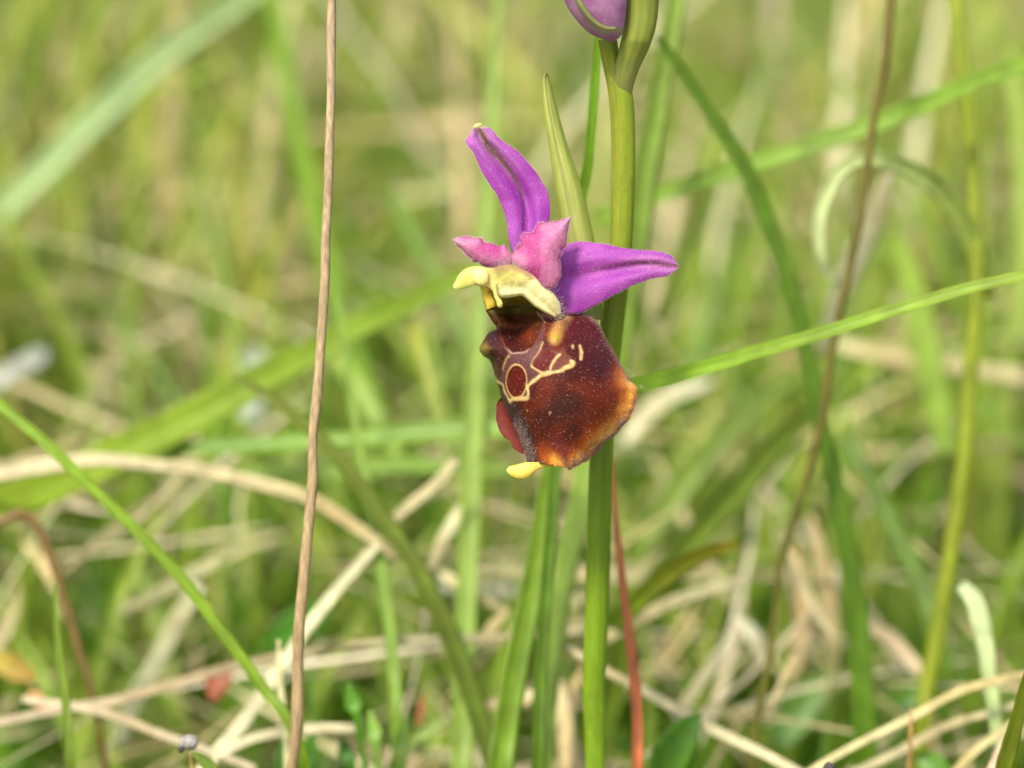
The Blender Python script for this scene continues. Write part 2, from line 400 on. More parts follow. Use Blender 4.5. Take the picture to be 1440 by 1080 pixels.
# --- the two small inner petals
def pet_col(X, Y, s, t):
    e = np.minimum(s, 1 - s)
    c = mixc(lin(190, 76, 142), lin(212, 128, 168), sst(vnoise(X * 0.06, Y * 0.06 + 5), 0.3, 0.7))
    c = mixc(c, lin(150, 26, 96), np.exp(-((X - 748) / 15) ** 2 - ((Y - 383) / 13) ** 2) * 0.9)
    c = mixc(c, lin(222, 164, 186), 0.6 * (sst(X, 770, 798) * sst(-Y, -335, -312) + sst(-X, -668, -642)))
    c = c * (0.86 + 0.28 * vnoise(X * 0.35, Y * 0.35))[..., None]
    return mixc(c, lin(150, 40, 84), np.exp(-(e / 0.06) ** 2) * (0.3 + 0.6 * vnoise(X * .15 + 3, Y * .15)))
leaf('petal', [(637, 337), (652, 334), (670, 334), (680, 340), (690, 341), (700, 346), (710, 346), (718, 355)],
     [(638, 338), (645, 347), (657, 358), (668, 368), (680, 376), (695, 377), (708, 376), (722, 374)],
     [(0, -2.6), (1, -1.6)], 0.7, 0.35, pet_col, M_PETAL, orchid, n=60, m=24, crimp=2.4, seed=5)
leaf('petal', [(801, 305), (785, 312), (770, 312), (757, 316), (751, 326), (738, 327), (734, 340), (726, 350), (719, 359), (719, 366)],
     [(802, 307), (798, 322), (797, 336), (793, 348), (787, 361), (785, 373), (787, 388), (780, 401), (768, 406), (752, 396)],
     [(0, -1.2), (0.5, -2.2), (1, -2.2)], 1.0, 0.35, pet_col, M_PETAL, orchid, n=70, m=34, crimp=3.0, seed=6)

# --- lip
def lipcol(X_, Y_):
    X, Y = (X_ - 620) * 4, (Y_ - 420) * 4
    wob = (vnoise(X * 0.025, Y * 0.025) - 0.5) * 14
    nz = vnoise(X * 0.012 + 3, Y * 0.012 + 8)
    c = mixc(lin(92, 30, 9), lin(66, 18, 8), sst(nz, 0.3, 0.7))
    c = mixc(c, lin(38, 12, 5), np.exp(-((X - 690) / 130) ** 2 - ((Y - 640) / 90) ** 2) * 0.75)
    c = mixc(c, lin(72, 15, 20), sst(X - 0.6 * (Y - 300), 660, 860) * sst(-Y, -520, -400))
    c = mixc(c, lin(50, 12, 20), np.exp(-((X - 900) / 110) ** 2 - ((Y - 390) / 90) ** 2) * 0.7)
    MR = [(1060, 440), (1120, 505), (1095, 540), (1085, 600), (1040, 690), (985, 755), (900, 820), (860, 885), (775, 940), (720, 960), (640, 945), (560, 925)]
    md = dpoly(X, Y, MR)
    ochre = sst(-md, -165, -10) * (0.55 + 0.6 * vnoise(X * 0.02 + 30, Y * 0.02))  # orange tint spreading in from the lower and right margin
    c = mixc(c, lin(158, 68, 16), np.clip(ochre, 0, 1))
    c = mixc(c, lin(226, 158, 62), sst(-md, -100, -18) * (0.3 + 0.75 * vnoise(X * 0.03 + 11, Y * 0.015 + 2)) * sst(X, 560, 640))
    c = mixc(c, lin(92, 32, 30), np.exp(-(dpoly(X, Y, [(655, 790), (690, 870), (715, 960)]) / 26) ** 2) * 0.85)
    c = mixc(c, lin(124, 44, 32), np.exp(-(md / 8) ** 2) * 0.7)
    RID = [(310, 440), (325, 500), (355, 570), (400, 660), (445, 750), (480, 840), (505, 925)]
    rd = dpoly(X, Y, RID)
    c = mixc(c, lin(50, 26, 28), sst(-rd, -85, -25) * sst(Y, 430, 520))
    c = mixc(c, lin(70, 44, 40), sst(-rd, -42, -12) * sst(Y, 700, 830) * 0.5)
    # mauve field with cream borders; its grey stands in for gloss
    SPEC = [(335, 200), (355, 270), (380, 315), (345, 400), (330, 470), (355, 490), (395, 575), (490, 560), (500, 480), (560, 425), (640, 412), (735, 385), (740, 330), (690, 300), (560, 285), (590, 150), (560, 120), (540, 220), (500, 285), (400, 300)]
    sp = sdf(X + wob * .4, Y + wob * .4, SPEC)
    c = mixc(c, lin(92, 54, 52), sst(-sp, -4, 5) * 0.9)
    c = mixc(c, lin(112, 62, 44), sst(-sdf(X, Y, [(600, 290), (700, 290), (745, 380), (640, 400)]), -12, 12) * 0.8)
    LEFT = [(255, 190), (318, 178), (345, 250), (378, 315), (345, 400), (325, 470), (300, 420), (270, 345)]
    c = mixc(c, lin(46, 20, 20), sst(-sdf(X, Y, LEFT), -10, 10) * 0.8)
    BAS = [(262, 60), (300, 150), (335, 190), (360, 260), (400, 306), (470, 300), (515, 265), (545, 205), (575, 140), (560, 60), (480, 40)]
    bs = sdf(X, Y, BAS)
    bc = mixc(lin(60, 16, 7), lin(100, 40, 8), np.exp(-((X - 500) / 45) ** 2 - ((Y - 205) / 60) ** 2))
    bc = mixc(bc, lin(74, 40, 12), sst(-Y, -210, -100)); bc = mixc(bc, lin(92, 76, 22), sst(-Y, -95, -72))
    c = mixc(c, bc, sst(-bs, -5, 5))
    c = mixc(c, lin(176, 150, 130), np.exp(-((bs - 2) / 4) ** 2) * sst(Y, 270, 300) * 0.7)
    eye = np.hypot((X - 425 + wob * .2) / 55, (Y - 465 + wob * .2) / 88)
    c = mixc(c, lin(198, 164, 104), sst(-eye, -1.16, -1.08)); c = mixc(c, lin(86, 20, 12), sst(-eye, -1.06, -0.98))
    f2 = sdf(X + wob * .5, Y + wob * .5, [(512, 345), (545, 300), (600, 285), (640, 310), (618, 372), (575, 408), (530, 392)])
    c = mixc(c, lin(90, 18, 12), sst(-f2, -4, 4))
    cream = lin(216, 190, 122)
    wx, wy = (vnoise(X * .03 + 4, Y * .03) - .5) * 14, (vnoise(X * .03, Y * .03 + 9) - .5) * 14
    wm_ = 0.55 + 0.4 * vnoise(X * .02 + 21, Y * .02 + 4)
    def stroke(pts, w, amt=1.0):
        nonlocal c
        d = dpoly(X + wx, Y + wy, pts); w = w * wm_
        c = mixc(c, mixc(cream, lin(194, 156, 100), vnoise(X * .05, Y * .05 + 7)), sst(-d, -w - 7, -w + 4) * amt)
    stroke([(318, 468), (345, 482), (362, 520), (392, 578)], 6); stroke([(392, 574), (440, 562), (490, 560)], 13)
    stroke([(488, 560), (494, 500), (512, 470), (560, 430), (620, 415)], 9); stroke([(620, 415), (690, 400)], 9); stroke([(690, 398), (735, 370), (738, 352)], 16)
    stroke([(512, 380), (540, 405), (575, 414), (615, 398)], 4); stroke([(617, 385), (640, 345), (672, 312)], 8)
    stroke([(786, 268), (790, 300), (784, 338)], 7, .85); stroke([(740, 262), (742, 272)], 8, .7)
    stroke([(485, 632), (485, 633)], 5, .5); stroke([(610, 640), (611, 641)], 5, .5)
    stroke([(345, 400), (362, 345), (385, 318)], 3, .6); stroke([(512, 372), (520, 338), (556, 292), (572, 250)], 3, .6); stroke([(318, 468), (300, 440)], 5, .7)
    stroke([(575, 95), (545, 80), (585, 130)], 3, .6)
    horn = dpoly(X, Y, [(700, 95), (672, 140), (650, 190), (640, 225)])
    c = mixc(c, lin(170, 120, 66), sst(-horn - wob, -58, -2) * 0.9)
    c = mixc(c, lin(184, 150, 52), sst(-np.hypot((X - 648), (Y - 215) * 0.9), -50, -4) * 0.85)
    lh = np.hypot(X - 232, (Y - 290) * 0.8)
    c = mixc(c, lin(124, 106, 36), sst(-lh, -60, -10))
    # pale collar between column and shoulder
    col_ = sdf(X, Y, [(540, 40), (660, 20), (690, 80), (640, 110), (575, 100)])
    c = mixc(c, lin(166, 104, 76), sst(-col_, -15, 10) * 0.8)
    return c * (0.9 + 0.2 * vnoise(X * 0.2, Y * 0.2))[..., None]

N = 190
top = crom([(684, 438), (700, 434), (725, 430), (750, 432), (770, 438), (790, 440), (808, 438), (824, 442)], N)
rgt = crom([(824, 442), (836, 450), (844, 460), (852, 477), (864, 497), (873, 514), (882, 531), (889, 538), (896, 545), (897, 555), (895, 567), (890, 578), (881, 592), (866, 609), (850, 622), (841, 633)], N)
lef = crom([(684, 438), (692, 452), (698, 462), (687, 468), (678, 482), (674, 491), (680, 501), (689, 507), (695, 525), (700, 542), (706, 562), (716, 585), (727, 607), (736, 630), (741, 650)], N)
bot = crom([(741, 650), (756, 651), (770, 652), (781, 656), (791, 656), (800, 660), (805, 655), (814, 655), (826, 648), (834, 641), (841, 633)], N)
u = np.linspace(0, 1, N)
# crenate lower and right margins
for cv, lo in ((rgt, 0.5), (bot, 0.0)):
    tn = np.gradient(cv, axis=0); tn /= np.linalg.norm(tn, axis=1)[:, None]
    cv += np.c_[tn[:, 1], -tn[:, 0]] * ((vnoise(u * 30, 3.3) - 0.5) * 6.5 * sst(u, lo, lo + 0.12) * sst(-u, -1, -0.9))[:, None]
def smooth(cv, it=900):
    c = cv.copy()
    for _ in range(it): c[1:-1] = (c[:-2] + 2 * c[1:-1] + c[2:]) / 4
    return c
T0, R0, L0, B0 = smooth(top), smooth(rgt), smooth(lef), smooth(bot)
s_, t_ = u[None, :, None], u[:, None, None]
G = ((1 - t_) * T0[None] + t_ * B0[None] + (1 - s_) * L0[:, None] + s_ * R0[:, None]
     - ((1 - s_) * (1 - t_) * T0[0] + s_ * (1 - t_) * T0[-1] + (1 - s_) * t_ * B0[0] + s_ * t_ * B0[-1]))
G = G + (1 - s_) ** 7 * (lef - L0)[:, None] + s_ ** 9 * (rgt - R0)[:, None] + (1 - t_) ** 9 * (top - T0)[None] + t_ ** 9 * (bot - B0)[None]
LX, LY = G[..., 0], G[..., 1]
s2, t2 = np.meshgrid(u, u)
ws = np.where(s2 < 0.36, np.sqrt(np.clip(1 - (1 - s2 / 0.36) ** 2, 0, 1)), 1 - 0.88 * (np.clip((s2 - 0.36) / 0.64, 0, 1)) ** 2.2)
gt = np.where(t2 < 0.38, 0.22 + 0.78 * np.sin(np.clip(t2 / 0.38, 0, 1) * math.pi / 2), 1 - 0.34 * np.clip((t2 - 0.38) / 0.62, 0, 1) ** 2)
LD = 2.2 - 5.6 * ws * gt
LD += 3.6 * np.exp(-((LX - 727) / 22) ** 2 - ((LY - 452) / 30) ** 2)           # hollow throat under the column
LD -= 0.5 * np.exp(-((LX - 781) / 8) ** 2 - ((LY - 474) / 9) ** 2)              # right hump
LD -= 0.5 * np.exp(-((LX - 789) / 8) ** 2 - ((LY - 452) / 12) ** 2)
LD -= 0.7 * np.exp(-((LX - 683) / 8) ** 2 - ((LY - 490) / 10) ** 2)
LD -= 0.7 * np.clip((s2 - 0.8) / 0.2, 0, 1) ** 2 * sst(t2, 0.35, 0.8)           # flared margins
LD -= 0.25 * np.clip((t2 - 0.75) / 0.25, 0, 1) ** 2 * sst(s2, 0.1, 0.6)
LD += 0.10 * (vnoise(LX * 0.05, LY * 0.05) - 0.5)
LXq, LYq = (LX - 620) * 4, (LY - 420) * 4
LD += 0.07 * np.exp(-(dpoly(LXq, LYq, [(575, 560), (640, 760), (690, 870), (720, 960)]) / 40) ** 2) * sst(LYq, 600, 760)
eye = np.hypot((LXq - 425) / 55, (LYq - 465) / 88)
LD += 0.10 * sst(-eye, -1.05, -0.8)
for pl, hh in (([(318, 468), (345, 482), (392, 578), (490, 560), (500, 490), (560, 430), (690, 400), (738, 360)], 0.03), ([(340, 200), (375, 300), (480, 308), (540, 240), (580, 150)], 0.14)):
    LD -= hh * np.exp(-(dpoly(LXq, LYq, pl) / 16) ** 2)
# far flank: the surface turns round the ridge and runs back out of sight
K = 14
e = np.linspace(1, 1 / K, K)[None, :]
EX = LX[:, :1] + e * 12 + 0 * LX[:, :1]; EY = LY[:, :1] + e * 3; ED = LD[:, :1] + 4.2 * e ** 0.7
LX2, LY2, LD2 = np.hstack([EX, LX]), np.hstack([EY, LY]), np.hstack([ED, LD])
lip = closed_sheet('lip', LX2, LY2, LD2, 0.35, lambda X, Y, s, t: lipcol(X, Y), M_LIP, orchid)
# far side lobe seen past the ridge
leaf('side_lobe', [(704, 560), (699, 566), (697, 577), (700, 598), (708, 613), (718, 624), (729, 636), (741, 640)],
     [(716, 552), (722, 566), (726, 580), (734, 600), (741, 618), (748, 630), (752, 640), (756, 646)],
     [(0, 3.6), (1, 3.4)], 0.4, 0.4, lambda X, Y, s, t: mixc(lin(124, 56, 46), lin(96, 34, 32), np.exp(-(s / 0.12) ** 2) * 0.8 + 0.3 * vnoise(X * .1, Y * .1)), M_LIP, lip, crimp=1.5, tilt=1.5, seed=9)
def app_col(X, Y, s, t): return mixc(lin(226, 196, 74), lin(236, 214, 104), vnoise(X * 0.12, Y * 0.12))
fat('appendage', [(712, 661), (716, 656), (724, 654), (732, 652), (740, 650), (750, 650), (762, 650), (776, 652)],
    [(713, 664), (718, 669), (726, 673), (735, 674), (745, 671), (755, 662), (766, 657), (778, 656)],
    [(0, -1.6), (0.6, -1.0), (0.85, -0.4), (1, 0.1)], app_col, M_COLUMN, lip, ratio=0.6, n=30)

# --- column with anther, rostellum and pollinia strands
def colm_col(X, Y, s, t):
    c = mixc(lin(226, 210, 118), lin(248, 236, 168), np.clip(sst(Y, 392, 412) + sst(X, 725, 760), 0, 1))
    c = mixc(c, lin(186, 190, 84), np.exp(-((X - 650) / 16) ** 2) * 0.9)
    c = mixc(c, lin(140, 142, 56), np.exp(-((X - 703) / 16) ** 2 - ((Y - 382) / 12) ** 2) * 0.9)
    c = mixc(c, lin(150, 104, 84), np.exp(-(dpoly(X, Y, [(697, 378), (718, 374), (734, 380), (748, 390)]) / 5) ** 2) * 0.75)
    c = mixc(c, lin(140, 78, 50), sst(Y - 0.5 * (X - 760), 436, 446) * sst(X, 745, 765) * 0.7)
    c = mixc(c, lin(186, 130, 104), sst(Y, 438, 450) * 0.7)
    return c * (0.9 + 0.2 * vnoise(X * 0.3, Y * 0.3))[..., None]
column = fat('column', [(637, 403), (640, 396), (645, 387), (653, 379), (664, 375), (676, 375), (689, 377), (703, 374), (717, 372), (731, 377), (743, 383), (755, 391), (764, 401), (774, 408), (783, 419), (788, 430), (789, 441)],
    [(638, 405), (643, 407), (648, 407), (656, 405), (664, 402), (674, 402), (686, 404), (697, 414), (706, 419), (720, 418), (733, 416), (741, 421), (746, 426), (752, 431), (760, 436), (769, 441), (780, 446)],
    [(0, -5.2), (0.3, -4.6), (0.6, -3.0), (1, -0.6)], colm_col, M_COLUMN, orchid, ratio=0.42, n=120, k=56, back=0.6, lump=0.05, rim=0.12)
fat('anther', [(664, 389), (666, 382), (672, 377), (680, 377), (686, 381), (688, 388)], [(664, 391), (667, 397), (672, 401), (680, 402), (686, 398), (688, 390)],
    [(0, -5.35), (1, -5.0)], lambda X, Y, s, t: np.broadcast_to(lin(236, 216, 132), X.shape + (3,)), M_COLUMN, column, ratio=0.6, n=24)
def stig_col(X, Y, s, t): return mixc(lin(132, 124, 40), lin(104, 78, 24), sst(Y, 415, 440)) * (0.85 + 0.3 * vnoise(X * .3, Y * .3))[..., None]
leaf('stigma_cavity', [(682, 404), (690, 404), (702, 408), (720, 410), (738, 412), (752, 422), (766, 434)],
     [(683, 438), (690, 441), (705, 443), (722, 444), (738, 443), (752, 442), (764, 440)],
     [(0, 0.8), (0.5, 1.8), (1, 1.2)], -1.0, 0.3, stig_col, M_COLUMN, column, tilt=5.4, seed=12)
def ros_col(X, Y, s, t):
    c = mixc(lin(224, 200, 84), lin(206, 176, 50), s)
    for x, y in ((682, 430), (687, 411), (681, 425)): c = mixc(c, lin(110, 50, 20), np.exp(-((X - x) ** 2 + (Y - y) ** 2) / 3.0))
    return c
fat('rostellum', [(673, 398), (676, 408), (678, 418), (681, 428), (684, 436)], [(688, 398), (690, 408), (693, 418), (697, 426), (697, 431)],
    [(0, -4.2), (1, -3.3)], ros_col, M_COLUMN, column, ratio=0.7, n=30)
fat('caudicle', [(692, 398), (693, 408), (695, 418), (698, 425), (699, 430), (702, 433)], [(699, 398), (699, 408), (701, 417), (705, 422), (707, 427), (706, 432)],
    [(0, -4.9), (1, -4.3)], lambda X, Y, s, t: np.broadcast_to(lin(232, 214, 116), X.shape + (3,)), M_COLUMN, column, ratio=0.9, n=30)

# --- fine hairs, and pale specks put in for pollen and glints
def grid_frame(X, Y, D):
    W = P(X, Y, D); nu = np.cross(np.gradient(W, axis=0), np.gradient(W, axis=1)); nu /= np.linalg.norm(nu, axis=2)[..., None] + 1e-15
    flip = ((CAM - W) * nu).sum(2) < 0; nu[flip] *= -1
    return W, nu
def hairs(name, base, direc, length, width, parent, color):
    n = len(base); L = length[:, None]
    direc = direc / (np.linalg.norm(direc, axis=1)[:, None] + 1e-12)
    r1 = np.cross(direc, rng.normal(size=(n, 3))); r1 /= np.linalg.norm(r1, axis=1)[:, None]; r2 = np.cross(direc, r1)
    wv = width[:, None]
    ring = [base + wv * (r1 * math.cos(a) + r2 * math.sin(a)) for a in (0, 2.1, 4.2)]
    tip = base + direc * L
    V = np.stack(ring + [tip], 1).reshape(-1, 3); i = np.arange(n)[:, None] * 4
    F = np.vstack([i + [0, 1, 3], i + [1, 2, 3], i + [2, 0, 3]])
    o = mesh_obj(name, V, F, M_HAIR, parent, np.repeat(np.broadcast_to(color, (n, 3)), 4, axis=0))
    o['kind'] = 'stuff'; return o
def pale_specks(name, base, r, parent, color):
    n = len(base); u6 = np.array([[1,0,0],[-1,0,0],[0,1,0],[0,-1,0],[0,0,1],[0,0,-1]], float)
    V = (base[:, None] + r[:, None, None] * u6).reshape(-1, 3); i = np.arange(n)[:, None] * 6
    F = np.vstack([i + f for f in ([0,2,4],[2,1,4],[1,3,4],[3,0,4],[2,0,5],[1,2,5],[3,1,5],[0,3,5])])
    o = mesh_obj(name, V, F, M_HAIR, parent, np.repeat(np.broadcast_to(color, (n, 3)), 6, axis=0)); o['kind'] = 'stuff'; return o

LW, LN = grid_frame(LX, LY, LD)
Xq, Yq = LXq.ravel(), LYq.ravel()
RSH = [(690, 85), (760, 72), (830, 92), (890, 148), (930, 228), (975, 308), (1010, 368), (1050, 448)]
p_r = 1.6 * np.exp(-(dpoly(Xq, Yq, RSH) / 14) ** 2)
p_l = np.exp(-(dpoly(Xq, Yq, [(420, 720), (460, 800), (500, 880), (515, 920)]) / 24) ** 2) * 0.5
p_m = np.exp(-(dpoly(Xq, Yq, [(1060, 460), (1110, 520), (1075, 620), (980, 755), (860, 880), (720, 945)]) / 30) ** 2) * 0.35
p_all = p_r + p_l + p_m + 0.012
ii = rng.choice(len(p_all), 5200, p=p_all / p_all.sum())
bs_ = LW.reshape(-1, 3)[ii]; nn_ = LN.reshape(-1, 3)[ii]
down = -UPV * 0.5 + RGT * np.where(Xq[ii] > 620, 0.45, -0.05)[:, None]
dirs = nn_ * 0.7 + down + rng.normal(0, 0.25, (len(ii), 3))
hl = (0.09 + 0.17 * rng.random(len(ii))) * 1e-3 * np.where(p_l[ii] > 0.5, 1.5, 1.0)
rp = crom([(722, 592), (730, 610), (737, 630), (744, 646)], 300)[rng.integers(0, 300, 420)] + rng.normal(0, 1, (420, 2)) * [4.5, 6] + [6.0, 0]
kn = np.argmin((LX.ravel()[::3][None, :] - rp[:, :1]) ** 2 + (LY.ravel()[::3][None, :] - rp[:, 1:]) ** 2, axis=1)
hairs('ridge_hairs', LW.reshape(-1, 3)[::3][kn], LN.reshape(-1, 3)[::3][kn] * 0.7 - UPV * 0.8 + RGT * 0.15 + rng.normal(0, .3, (420, 3)), (0.15 + 0.25 * rng.random(420)) * 1e-3, np.full(420, 0.010e-3), lip, lin(222, 208, 198))
hairs('velvet_hairs', bs_, dirs, hl, np.full(len(ii), 0.011e-3), lip, lin(206, 160, 154))
lh_base = P(np.array([877, 880, 882, 899, 901, 901, 845, 838]), np.array([517, 519, 521, 541, 543, 544, 494, 488]), np.array([0.5] * 6 + [-1.0] * 2))
lh_dir = np.array([RGT * a + UPV * b for a, b in ((1, -.15), (1, -.3), (1, -.1), (1, -.3), (1, .1), (.8, -.35), (.7, .6), (.8, .5))])
hairs('long_hairs', lh_base, lh_dir, np.array([.9, .8, 1.0, .9, .7, .8, .5, .5]) * 1e-3, np.full(8, 0.014e-3), lip, lin(235, 230, 220))
jj = np.r_[rng.integers(0, len(Xq), 800), rng.choice(len(Xq), 700, p=(p_m + 1e-9) / (p_m + 1e-9).sum())]; keep = (Yq[jj] > 120)
jj = jj[keep]
pale_specks('pollen_glints', LW.reshape(-1, 3)[jj] + LN.reshape(-1, 3)[jj] * 0.02e-3, (0.011 + 0.030 * rng.random(len(jj)) ** 2.6) * 1e-3, lip, lin(240, 225, 205))  # white grains stand in for glints on the velvet, besides pollen
for key, nm, cnt in (('sepal3', 'sepal', 420), ('sepal4', 'sepal.001', 650), ('petal5', 'petal', 220), ('petal6', 'petal.001', 420)):
    W_, N_ = grid_frame(*o_grids[key]); W_, N_ = W_.reshape(-1, 3), N_.reshape(-1, 3)
    k_ = rng.integers(0, len(W_), cnt)
    pale_specks('pollen_glints', W_[k_] + N_[k_] * 0.01e-3, (0.013 + 0.028 * rng.random(cnt) ** 2.2) * 1e-3, bpy.data.objects[nm], lin(245, 225, 245))  # pale grains imitate sparkle on sepals and petals, besides pollen
    X_, Y_, D_ = o_grids[key]
    cx, cy = X_.mean(), Y_.mean()
    rows = np.repeat(np.arange(X_.shape[0]), 12); edge = np.where(rng.random(len(rows)) < 0.5, 0, X_.shape[1] - 1)
    fx, fy = X_[rows, edge], Y_[rows, edge]
    jx = rng.normal(0, 0.5, len(rows)); b3 = P(fx + jx, fy + rng.normal(0, .5, len(rows)), D_[rows, edge])
    ov = (fx - cx)[:, None] * RGT - (fy - cy)[:, None] * UPV; ov /= np.linalg.norm(ov, axis=1)[:, None] + 1e-9
    hairs('edge_hairs', b3, ov + rng.normal(0, .45, (len(rows), 3)), (0.05 + 0.10 * rng.random(len(rows)) * (2.6 if 'petal' in nm else 1)) * 1e-3, np.full(len(rows), .013e-3), bpy.data.objects[nm], lin(236, 190, 215))
# hairy edge of the column and of the collar
tt = rng.random(1600); cpts = crom([(697, 375), (717, 371), (735, 379), (754, 392), (764, 402), (775, 409), (783, 421), (789, 436), (792, 442)], 400)
ci = cpts[(tt * 399).astype(int)] + rng.normal(0, 2.2, (1600, 2)) * [2.6, 2.6] + [-3.0, 4.5]
hairs('collar_hairs', P(ci[:, 0], ci[:, 1], np.interp(tt, [0, .6, 1], [-3.9, -2.2, -1.2])), RGT * 0.5 + UPV * 0.7 + rng.normal(0, .4, (1600, 3)), (0.1 + 0.16 * rng.random(1600)) * 1e-3, np.full(1600, .012e-3), column, lin(240, 226, 205))
silk_b = P(np.array([884, 886, 868, 862, 872]), np.array([247, 252, 290, 326, 322]), np.array([3.9, 3.9, 4.3, 4.6, 4.6]))
silk_d = np.array([RGT * a + UPV * b for a, b in ((1, .1), (-.8, -.6), (.7, -.8), (.9, -.4), (1, .5))])
stem_o = bpy.data.objects['stem']
hairs('silk_threads', silk_b, silk_d, np.array([.4, .5, .35, .45, .6]) * 1e-3, np.full(5, .014e-3), stem_o, lin(245, 245, 240))
adopt(orchid)
for ch in orchid.children: adopt(ch)

# ------------------------------------------------------------------ hero blades, straws and stalks
BG, MG, DG, YG, PG = lin(134, 172, 44), lin(122, 158, 52), lin(90, 126, 30), lin(166, 172, 44), lin(176, 200, 112)
ST, ST2, TAN, BRN = lin(222, 206, 164), lin(196, 178, 134), lin(206, 174, 122), lin(150, 112, 78)
def blade(label, pts, widths, c0=MG, c1=None, **k):
    return tag(ribbon('grass_blade', pts, widths, c0, c1, **k), label, 'grass blade')
def straw(label, pts, widths, c0=ST, c1=None, **k):
    k.setdefault('mat', M_STRAW); widths = [x * 0.68 for x in widths]
    pts = [(x, y, d if d < 30 else 30 + (d - 30) * 1.4) for x, y, d in pts]
    return tag(ribbon('dry_straw', pts, widths, c0, c1, keel=0.10, thick=0.3, **k), label, 'straw')
def dl(xy, d0, d1):
    f = lambda d: d if d < 20 else 20 + (d - 20) * np.interp(d, [40, 150, 220], [0.5, 0.62, 0.9])
    d0, d1 = f(d0), f(d1); n = len(xy)
    return [(x, y, d0 + (d1 - d0) * i / (n - 1)) for i, (x, y) in enumerate(xy)]

stalk = tag(ribbon('dry_stalk', dl([(468, -60), (466, 0), (465, 100), (462, 250), (457, 370), (450, 480), (444, 580), (437, 690), (428, 800), (423, 880), (420, 950), (416, 1010), (412, 1060), (408, 1100)], -2, 16), [12, 12, 13, 13, 13, 13, 13.5, 14, 14, 15, 16, 16, 19, 15, 16], lin(172, 150, 118), lin(164, 138, 96), mat=M_BARK, tube=True, root=True, n=160),
            'thin straight brown dry stalk standing beside the orchid', 'dry stalk')
blade('thin bright green blade sloping down to the foot of the brown stalk', dl([(-60, 520), (0, 570), (60, 620), (150, 706), (240, 796), (310, 886), (370, 968), (415, 1035)], 32, 24), [13, 16, 17, 15], BG, lin(118, 152, 30), root=True)
blade('slender green blade ending behind the orchid lip and rising away from it', dl([(1500, 372), (1440, 388), (1350, 410), (1250, 440), (1150, 472), (1060, 498), (980, 522), (930, 537), (890, 546), (850, 556)], 10, 34), [13, 17, 19, 24, 20], lin(140, 168, 66), lin(132, 176, 44), roll=-0.4)
blade('long green blade arching behind the brown olive stem', dl([(1500, 72), (1440, 92), (1380, 114), (1320, 140), (1260, 165), (1150, 204), (1040, 238), (960, 264), (890, 288), (840, 310)], 60, 95), [22, 24, 28, 24, 26], lin(130, 168, 66), lin(130, 166, 66), roll=-0.4)
blade('dark green blade bending down across the two crossing blades', dl([(925, 50), (945, 80), (985, 140), (1040, 222), (1075, 300), (1110, 400), (1135, 500), (1155, 600), (1175, 690), (1195, 800), (1208, 900), (1214, 1010), (1215, 1060)], 60, 75), [10, 19, 24, 24, 26, 32, 34], lin(92, 128, 38), lin(98, 138, 36), root=True)
tag(ribbon('olive_stem', dl([(1262, -60), (1253, -10), (1245, 80), (1226, 180), (1212, 290), (1190, 400), (1165, 520), (1150, 610), (1130, 680), (1100, 790), (1085, 900), (1065, 1010), (1055, 1090)], 55, 62), [11, 13, 12, 12, 12, 11, 10], lin(122, 112, 60), lin(118, 122, 52), tube=True, root=True), 'slender brownish olive stem leaning beside the curled leaf', 'plant stem')
tag(ribbon('yellow_green_stem', dl([(1335, -60), (1345, 30), (1358, 140), (1368, 240), (1373, 400), (1363, 560), (1346, 700), (1326, 830), (1308, 960), (1300, 1010)], 85, 80), [20, 24, 20, 22, 23, 25, 25], lin(150, 168, 60), lin(146, 164, 40), tube=True, root=True), 'yellow green stout stem behind the slender green blade', 'plant stem')
tag(ribbon('curled_leaf', [(1385, 420, 58), (1368, 340, 54), (1330, 275, 50), (1290, 243, 47), (1250, 226, 45), (1212, 222, 44), (1180, 240, 43), (1158, 280, 43), (1150, 325, 43), (1156, 370, 44), (1178, 402, 46)], [30, 32, 30, 24, 22, 22, 20, 16, 8], lin(176, 200, 104), lin(204, 220, 186), roll=0.0), 'pale curled grass leaf looping over beside the olive stem', 'leaf')
straw('wide pale straw hanging under the curled leaf', dl([(1258, 232), (1228, 290), (1196, 360), (1172, 430), (1150, 500)], 92, 100), [12, 40, 42, 34, 16], lin(214, 204, 166), roll=0.3)
blade('broad light green blade running up behind the brown stalk', dl([(-60, 740), (0, 714), (70, 688), (150, 650), (250, 600), (350, 545), (430, 502), (520, 452), (600, 415), (690, 366), (760, 335)], 85, 130), [54, 50, 52, 50, 40, 32, 26, 18], lin(140, 168, 44), lin(132, 166, 58), roll=0.4)
blade('dark olive blade with blunt tip widening down behind the pale straw', dl([(326, 530), (345, 538), (390, 566), (430, 600), (480, 652), (530, 720), (580, 795), (618, 870), (650, 950), (676, 1030), (696, 1100)], 58, 60), [8, 13, 17, 21, 24, 28, 30, 30, 28], lin(118, 134, 54), lin(112, 136, 52), roll=0.2)
blade('flat green blade lying level behind the lip', dl([(150, 640), (280, 632), (400, 626), (500, 620), (600, 610), (700, 604), (800, 600)], 105, 95), [16, 24, 24, 30, 26], lin(108, 150, 46), lin(140, 180, 76), roll=0.5)
blade('second level blade just below the flat green one', dl([(330, 668), (450, 662), (560, 655), (660, 658), (740, 664)], 125, 130), [14, 24, 20, 10], lin(136, 172, 84), roll=0.3)
blade('pale green upright blade close beside the wide middle blade', dl([(704, -60), (696, 60), (688, 200), (680, 330), (672, 480), (666, 600), (661, 720), (656, 840), (651, 960), (648, 1090)], 130, 62), [10, 18, 22, 24, 28, 30, 30, 32], lin(134, 164, 76), lin(148, 180, 84), root=True)
